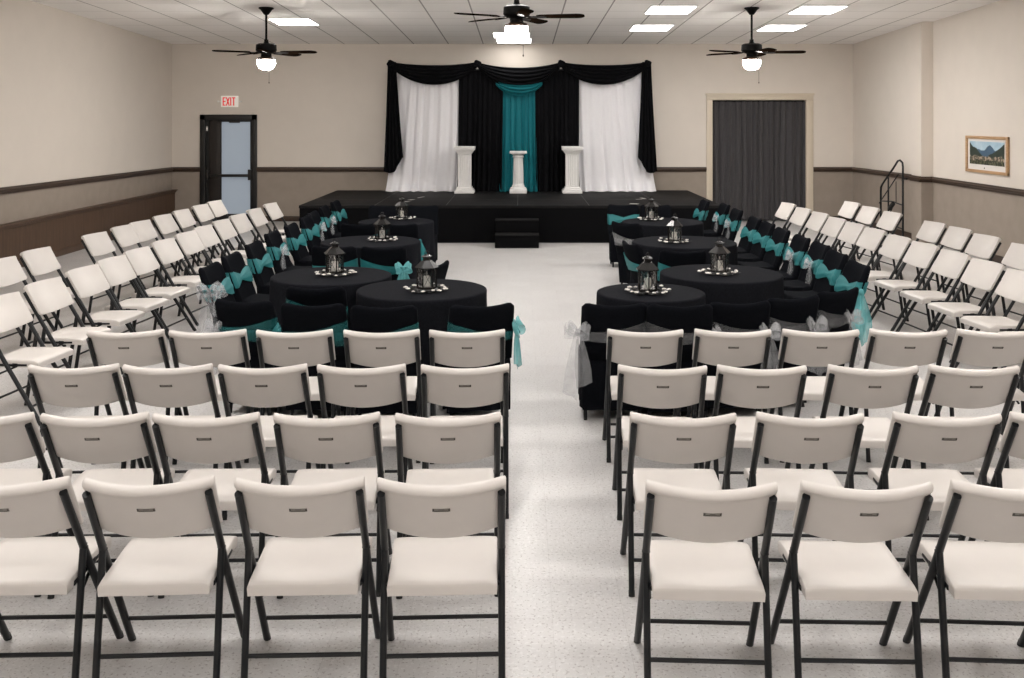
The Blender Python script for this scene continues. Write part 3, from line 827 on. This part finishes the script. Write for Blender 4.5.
def sash_mesh(pinch, z0=.57, hgt=.145, layer=1):
    """band round the back; pinch = 'front', 'left', 'right' or None says where it is gathered"""
    m = MB(); n = 64
    def band(zc_fn, h_fn, off):
        def fn(u, v):
            a = u*2
            if a <= 1: x = -.234+.468*a; side = -1
            else: x = .234-.468*(a-1); side = 1
            h = h_fn(x, side); zc = zc_fn(x, side)
            z = zc+(v-.5)*h
            y, _ = back_line(max(-.225, min(.225, x)), 0)
            q = (min(1, abs(x)/.225))**2; w = (z-.44)/.4
            y = .02+(.86-z)*.33-.04*(1-q)*(.3+.7*w)
            edge = min(1, (1-abs(x)/.2345)*9)
            th = (.042 if side < 0 else .046+.006*(1-w))*max(.0, edge)**.5
            puff = off+(.012*math.sin(PI*v)*(1 if pinch == 'front' and side > 0 else .3))
            rip = .003*math.sin(14*v+6*x*20*.2)
            return (x*1.0, y+side*(th+puff*max(.2, edge))+rip*side, z)
        m.grid(fn, n, 8)
    zc0 = z0+hgt/2
    if pinch == 'front':
        band(lambda x, s: zc0+(0 if s < 0 else .0), lambda x, s: hgt*(1 if s < 0 else (.38+.62*min(1, abs(x)/.16))), .004)
        band(lambda x, s: zc0-.012, lambda x, s: hgt*.8*(1 if s < 0 else (.3+.7*min(1, abs(x)/.2))), .001)
    else:
        sg = -1 if pinch == 'left' else 1
        f = lambda x: .5-.5*sg*x/.24          # 1 at the loose side, 0 at the gathered side
        band(lambda x, s: zc0-.02+.045*f(x)-.03*math.sin(PI*f(x)), lambda x, s: hgt*(.42+.5*f(x)), .004)
        band(lambda x, s: zc0-.012-.03*f(x)-.015*math.sin(PI*f(x)), lambda x, s: hgt*(.36+.4*f(x)), .007)
    return m
def bow_mesh(c, d, up=(0, 0, 1), size=1.0, tails=(.30, .26), loops=True, seed=0):
    """knot with two loops and two hanging tails; d is the way it faces"""
    rnd = random.Random(seed); c = Vector(c); d = Vector(d).normalized(); s = Vector((0, 0, 1)).cross(d).normalized(); upv = Vector((0, 0, 1))
    m = MB()
    m.ball(c+d*.012, .017*size, (1, 1, 1.3), 10)
    if loops:
        for sg in (-1, 1):
            for big, lift in ((1.0, .05+.2*rnd.random()), (.72, .55+.25*rnd.random())):
                L = .074*size*big; ph = rnd.uniform(0, 6)
                def fn(u, v, sg=sg, L=L, lift=lift, ph=ph, big=big):
                    ang = 2*PI*u; r = .5-.5*math.cos(ang)          # out and back
                    open_ = .030*size*big*math.sin(ang)
                    wv = (v-.5)*(.018+.062*r)*size
                    rip = .006*size*math.sin(9*u+ph)*math.sin(5*v+ph)*r
                    return c+s*sg*(L*r+rip)+upv*(L*r*lift*.8+open_+wv*.7+rip)+d*(.012+.022*r-wv*.55+rip)
                m.grid(fn, 32, 7)
    for sg, L in zip((-1, 1), tails):
        ph = rnd.uniform(0, 6)
        def fn(u, v, sg=sg, L=L, ph=ph):
            w = (.016+.062*min(1, v*1.5)**.8)*size*(1 if loops else 1.25*math.sin(PI*min(1, .15+v*.75)))
            x = (u-.5)*w*1.2+sg*(.008+.035*v*(1 if loops else .3))*size
            y = .012+.012*math.sin(9*u+ph+2*v)*min(1, v*3)+.02*v
            return c+s*x+d*y+upv*(-v*L+(.05*(u-.5)*sg if v > .95 else 0))
        m.grid(fn, 14, 14)
    return m

_meshes = {}
def part_from(key, maker, name, material, parent):
    k = (key, material.name)
    if k not in _meshes:
        o = maker().build(name, material, parent, 75); _meshes[k] = o.data; return o
    o = bpy.data.objects.new(name, _meshes[k]); C.objects.link(o); o.parent = parent; return o
def covered_chair(x, y, rz, label, group, sash, mats, bows=()):
    t = thing('covered_chair', label, 'chair', (x, y, 0), rz, group)
    part_from('back', back_mesh, 'backrest_cover', M['black_fab'], t)
    for fx_ in (-1, 1):
        for fy_ in (.17, .51):
            part_from(('leg', fx_, fy_), lambda: MB().tube([(fx_*.19, fy_+(.02 if fy_ < .3 else -.02), .10), (fx_*.19, fy_, 0)], .013, 8), 'leg', M['steel'], t)
    part_from(f'skirt{int(x*10) % 3}', lambda: skirt_mesh(int(x*10) % 3), 'seat_cover', M['black_fab'], t)
    if sash: 
        o = part_from('sash'+sash, lambda: sash_mesh(sash) if sash != 'high' else sash_mesh('right', .605), 'sash', M[mats], t)
        o['label'] = ('silver' if 'silver' in mats else 'teal')+' gauze sash tied round the back'
        for pos, d, bm, size, tails, loops in bows:
            b = part_from(('bow', pos, d, size, tails, loops), lambda: bow_mesh(pos, d, size=size, tails=tails, loops=loops, seed=len(_meshes)), 'bow', M[bm], o)
    return t
# long rows beside the tables, facing the middle
FR = (0, .235, .655); 
near_l = ((.20, .15, .645), (.5, 1, 0)); near_r = ((-.20, .15, .645), (-.5, 1, 0))
bl = [(8.30, -2.706), (8.97, -2.72), (9.83, -2.745), (10.75, -2.79), (11.57, -2.77), (12.50, -2.80), (13.10, -2.83), (13.98, -2.86), (14.84, -2.853)]
for k, (y, x) in enumerate(bl):
    bows = []
    if k == 0: bows = [((.235, .10, .66), (1, .4, 0), 'silver', 1.35, (.50, .46), True), ((.21, .16, .65), (.3, 1, 0), 'silver', 1.0, (.2, .2), True)]
    elif k in (3, 6, 7): bows = [((.09, .165, .645), (.1, 1, 0), 'silver', 1.15, (.32, .34), True)]
    corner_place(covered_chair, x, y, R(-90-3), .225, f'black covered chair, {ORD[k]} from the camera, in the left teal-sashed row', 'left row of covered chairs', 'front', 'teal', bows)
brr = [(8.43, 3.00), (9.134, 3.043), (9.77, 3.08), (10.375, 3.06), (11.08, 3.04), (11.77, 3.05), (12.39, 3.04), (13.5, 3.055), (14.35, 3.06), (14.95, 2.875)]
for k, (y, x) in enumerate(brr):
    bows = []
    if k == 0: bows = [((-.245, .10, .64), (-1, .3, 0), 'teal_pale', 1.3, (.40, .44), False)]
    elif k in (2, 3, 7, 8): bows = [((-.10, .165, .645), (-.1, 1, 0), 'silver', 1.1, (.32, .30), True)]
    corner_place(covered_chair, x, y, R(90+3), -.225, f'black covered chair, {ORD[k]} from the camera, in the right teal-sashed row', 'right row of covered chairs', 'front', 'teal', bows)
# chairs drawn up to the tables
G = 'covered chairs drawn up to the tables'
def side_bow(sg, col, size=1.1, tails=(.26, .24)): return ((sg*.235, .06, .635), (sg*.9, -.45, 0), col, size, tails, True)
covered_chair(-1.95, 6.87, R(-14), 'black covered chair furthest left in the front covered row, silver bow at its left', G, 'left', 'teal_shaded', [((-.22, .02, .63), (-.4, -1, 0), 'silver', 1.2, (.34, .30), True)])
covered_chair(-1.43, 6.74, R(-3), 'black covered chair, second from left in the left front row, teal bow on its left', G, 'left', 'teal_shaded', [side_bow(-1, 'teal', 1.0, (.16, .15))])
covered_chair(-.93, 6.67, R(0), 'black covered chair backing onto cream chairs, third from left in the left front row', G, 'left', 'teal_shaded')
covered_chair(-.255, 6.72, R(13), 'black covered chair beside the left edge of the aisle with a hanging teal bow', G, 'right', 'teal_shaded', [((.232, .05, .665), (.9, -.45, 0), 'teal_pale', 1.2, (.24, .26), True)])
covered_chair(.652, 6.74, R(0), 'black covered chair beside the right edge of the aisle with long silver tails', G, 'left', 'silver_thin', [((-.25, .02, .655), (-.3, -1, 0), 'silver', 1.2, (.44, .36), True)])
covered_chair(1.10, 6.71, R(0), 'black covered chair, second right of the aisle in the front covered row', G, 'right', 'silver_thin', [side_bow(1, 'silver', 1.05, (.2, .2))])
covered_chair(1.535, 6.81, R(8), 'black covered chair, third right of the aisle in the front covered row, silver bow', G, 'right', 'silver_thin', [((.20, .0, .63), (.3, -1, 0), 'silver', 1.15, (.3, .3), True)])
covered_chair(1.965, 7.0, R(20), 'black covered chair, fourth right of the aisle in the front covered row, silver bow', G, 'right', 'silver_thin', [((.17, .0, .63), (.1, -1, 0), 'silver', 1.2, (.32, .34), True)])
covered_chair(2.385, 7.29, R(32), 'black covered chair at the angled right end of the front covered row, silver bow', G, 'right', 'silver_thin', [((.10, -.01, .63), (0, -1, 0), 'silver', 1.1, (.34, .34), True)])
covered_chair(-1.55, 7.41, R(0), 'black covered chair with broad teal sash tucked between the two front left tables', G, 'high', 'teal_shaded')
covered_chair(-.72, 8.62, R(66), 'black covered chair seen side-on at the aisle edge of the front left tables', G, None, None)
covered_chair(-1.36, 9.72, R(0), 'black covered chair with teal bow before the third table on the left', G, 'right', 'teal', [((.20, -.01, .64), (.3, -1, 0), 'teal_pale', 1.1, (.26, .24), True)])
covered_chair(-1.86, 9.75, R(-4), 'black covered chair mostly hidden behind the second left table, without visible bow', G, 'left', 'teal')
covered_chair(-1.46, 11.84, R(0), 'black covered chair with teal tail before the farthest table on the left', G, 'right', 'teal', [((.25, .02, .64), (.3, -1, 0), 'teal', 1.2, (.26, .26), False)])
covered_chair(-1.95, 11.86, R(0), 'black covered chair before the farthest left table, next to the outer row', G, 'left', 'teal')
covered_chair(-1.42, 14.35, R(180), 'black covered chair facing us behind the farthest left table, aisle side', G, None, None)
covered_chair(-1.98, 14.35, R(180), 'black covered chair facing us behind the farthest left table, outer side', G, None, None)
covered_chair(1.12, 10.05, R(-75), 'black covered chair with teal sash at the aisle corner of the third right table', G, 'right', 'teal')
covered_chair(1.575, 9.45, R(0), 'black covered chair with teal sash behind the front right lantern', G, 'right', 'teal')
covered_chair(1.28, 12.0, R(-45), 'black covered chair with silver sash at the aisle corner of the farthest right table', G, 'right', 'silver')
covered_chair(1.52, 14.5, R(180), 'black covered chair with teal sash facing us behind the farthest right table', G, 'front', 'teal')
covered_chair(1.99, 14.4, R(180), 'black covered chair without sash facing us behind the farthest right table', G, None, None)

# ------------------------------------------------------------------ tables, lanterns, candles, wreaths
def table(x, y, r, label, seed):
    t = thing('round_table', label, 'table', (x, y, 0), 0, 'round tables under black cloths')
    rnd = random.Random(seed); n = 160; zt = .76
    f1 = rnd.randint(13, 17); ph = rnd.uniform(0, 6); ph2 = rnd.uniform(0, 6)
    rings = [[(0.001*math.cos(2*PI*k/n), .001*math.sin(2*PI*k/n), zt) for k in range(n)]]
    for q in (.35, .7, .93): rings.append([(q*r*math.cos(2*PI*k/n), q*r*math.sin(2*PI*k/n), zt) for k in range(n)])
    for rr, z in ((r-.012, zt), (r-.003, zt-.004), (r, zt-.014)): rings.append([(rr*math.cos(2*PI*k/n), rr*math.sin(2*PI*k/n), z) for k in range(n)])
    for i in range(1, 13):
        v = i/12; z = zt-.014-(zt-.020)*v
        ring = []
        for k in range(n):
            a = 2*PI*k/n
            w = math.sin(f1*a+ph+.5*math.sin(3*a+ph2))*.6+.4*math.sin(2.0*f1*a+ph2)*v
            amp = .032*min(1, v*1.5)
            rr = r+.006*v+amp*(w-.1)
            ring.append((rr*math.cos(a), rr*math.sin(a), z))
        rings.append(ring)
    m = MB(); m.sections(rings, cap=False); m.build('tablecloth', M['black_cloth'], t, 60)
    MB().lathe([(0, .72), (r-.03, .72), (r-.03, .752), (0, .752)], 40).build('tabletop', M['panel'], t)
    return t
tb = [(-.785, 7.85, .52, 'round table under black cloth nearest the aisle on the left'),
      (-1.64, 8.53, .52, 'round table under black cloth second from front in the left group'),
      (-1.66, 10.9, .55, 'round table under black cloth third from front in the left group'),
      (-1.64, 13.0, .50, 'round table under black cloth closest to the stage in the left group'),
      (1.03, 7.72, .425, 'smallest round table under black cloth, nearest the aisle on the right'),
      (1.775, 8.66, .535, 'round table under black cloth second from front in the right group'),
      (1.815, 10.85, .575, 'round table under black cloth third from front in the right group'),
      (1.885, 12.97, .535, 'round table under black cloth closest to the stage in the right group')]
ln = [(-.74, 7.78), (-1.62, 8.57), (-1.54, 10.95), (-1.60, 13.25), (1.0, 7.68), (1.755, 8.62), (1.70, 10.78), (1.765, 13.15)]
where = ['on the aisle-side front table, left group', 'on the second table of the left group', 'on the third table of the left group', 'on the left table closest to the stage',
         'on the small aisle-side front table, right group', 'on the second table of the right group', 'on the third table of the right group', 'on the right table closest to the stage']
def hexring(r, z, rot=0): return [(r*math.cos(PI/3*k+rot), r*math.sin(PI/3*k+rot), z) for k in range(6)]
def make_lantern(label):
    t = thing('lantern', label, 'lantern', group='black table lanterns')
    rot = PI/6*0
    m = MB(); m.sections([hexring(r, z, rot) for r, z in ((.095, 0), (.095, .012), (.082, .02), (.082, .034))]); m.build('base', M['lantern'], t, 20)
    for k in range(6):
        a = PI/3*k+rot; x, y = .076*math.cos(a), .076*math.sin(a)
        m = MB(); m.tube([(x, y, .03), (x, y, .18)], .0055, 6); m.build('post', M['lantern'], t)
        p0 = Vector((.074*math.cos(a), .074*math.sin(a), 0)); p1 = Vector((.074*math.cos(a+PI/3), .074*math.sin(a+PI/3), 0))
        nrm = Vector((math.cos(a+PI/6), math.sin(a+PI/6), 0))*.0015
        b = MB(); b.sections([[p0+nrm+Vector((0, 0, z)), p1+nrm+Vector((0, 0, z)), p1-nrm+Vector((0, 0, z)), p0-nrm+Vector((0, 0, z))] for z in (.034, .178)]); pn = b.build('pane', M['pane'], t)
        b = MB(); out = nrm*3
        lp = lambda u, z: p0.lerp(p1, u)+out+Vector((0, 0, z))
        for u0, z0, u1, z1 in ((.06, .170, .30, .125), (.94, .170, .70, .125), (.30, .125, .5, .172), (.70, .125, .5, .172), (.30, .125, .94, .038), (.70, .125, .06, .038)):
            b.tube([lp(u0, z0), lp(u1, z1)], .0017, 5)
        b.build('lattice', M['lantern'], pn)
    m = MB(); m.sections([hexring(r, z, rot) for r, z in ((.082, .176), (.098, .18), (.098, .188), (.042, .238), (.04, .24))]); m.build('roof', M['lantern'], t, 20)
    m = MB(); m.sections([hexring(r, z, rot) for r, z in ((.03, .236), (.03, .262), (.044, .266), (.044, .272), (.022, .284), (.006, .288))]); m.build('chimney', M['lantern'], t, 20)
    m = MB(); m.tube([(.016*math.cos(a*PI/8), 0, .298+.016*math.sin(a*PI/8)) for a in range(16)], .0028, 6, closed=True); m.build('ring', M['lantern'], t)
    return t
def make_wreath(label, seed):
    t = thing('wreath', label, 'wreath', group='dark wreaths with white blossoms'); rnd = random.Random(seed)
    m = MB()
    for q in range(3):
        ph = rnd.uniform(0, 6)
        m.tube([((.128+.012*math.sin(5*a+ph))*math.cos(a), (.128+.012*math.sin(5*a+ph))*math.sin(a), .014+.008*math.cos(7*a+ph)) for a in [2*PI*k/48 for k in range(48)]], .007, 6, closed=True)
    for k in range(40):
        a = rnd.uniform(0, 2*PI); r = rnd.uniform(.105, .16); p = Vector((r*math.cos(a), r*math.sin(a), .012)); d = Vector((math.cos(a+rnd.uniform(-1, 1)), math.sin(a+rnd.uniform(-1, 1)), rnd.uniform(-.1, .5)))*.03
        m.sections([[p+Vector((0, 0, .003)), p+Vector((.002, .002, 0)), p-Vector((.002, .002, 0))], [p+d*.5+Vector((-d.y, d.x, 0))*.35, p+d*.5+Vector((d.y, -d.x, 0))*.35, p+d*.5+Vector((0, 0, .003))], [p+d, p+d+Vector((.001, 0, 0)), p+d+Vector((0, .001, 0))]])
    m.build('vine', M['vine'], t)
    for k in range(15):
        a = 2*PI*k/15+rnd.uniform(-.15, .15); r = rnd.uniform(.13, .178); c = (r*math.cos(a), r*math.sin(a), .022+rnd.uniform(-.004, .012)); m = MB(); s = rnd.uniform(.7, 1.15)
        for j in range(5):
            b = 2*PI*j/5+k; m.ball((c[0]+.011*s*math.cos(b), c[1]+.011*s*math.sin(b), c[2]+.002*(j % 2)), .0085*s, (1, 1, .6), 6)
        m.ball((c[0], c[1], c[2]+.004), .007*s, (1, 1, .9), 6)
        m.build('blossom', M['blossom'], t)
    return t
l0 = w0 = c0 = None
for i, ((x, y, r, lab), (lx, ly), wh) in enumerate(zip(tb, ln, where)):
    table(x, y, r, lab, i)
    rz = R((12, -8, 5, 20, 30, 2, 14, -5)[i])
    ll, wl_, cl = 'black hexagonal glass lantern '+wh, 'dark wreath with white blossoms '+wh, 'white candle inside the lantern '+wh
    if l0 is None:
        l0 = make_lantern(ll); w0 = make_wreath(wl_, 5); l0.location = (lx, ly, .7605); w0.location = (lx, ly, .7605)
        c0 = thing('candle', cl, 'candle', (lx, ly, .796), 0, 'white lantern candles')
        MB().lathe([(0, 0), (.028, 0), (.029, .004), (.029, .072), (.026, .08), (.012, .083), (0, .082)], 18).build('wax', M['candle'], c0)
        MB().lathe([(0, .08), (.0015, .081), (.0012, .088), (.003, .092), (.007, .100), (.006, .108), (0, .122)], 8).build('flame_tip', M['candle'], c0)
        l0.rotation_euler = (0, 0, rz)
    else:
        dup(l0, (lx, ly, .7605), rz, ll); dup(w0, (lx, ly, .7605), R(47*i), wl_); dup(c0, (lx, ly, .796), 0, cl)

# ------------------------------------------------------------------ world
w = bpy.data.worlds.new('World'); bpy.context.scene.world = w; w.use_nodes = True
w.node_tree.nodes['Background'].inputs[0].default_value = (.02, .02, .02, 1)
bpy.context.scene.cycles.use_denoising = True
bpy.context.scene.cycles.max_bounces = 8
bpy.context.scene.cycles.transparent_max_bounces = 16
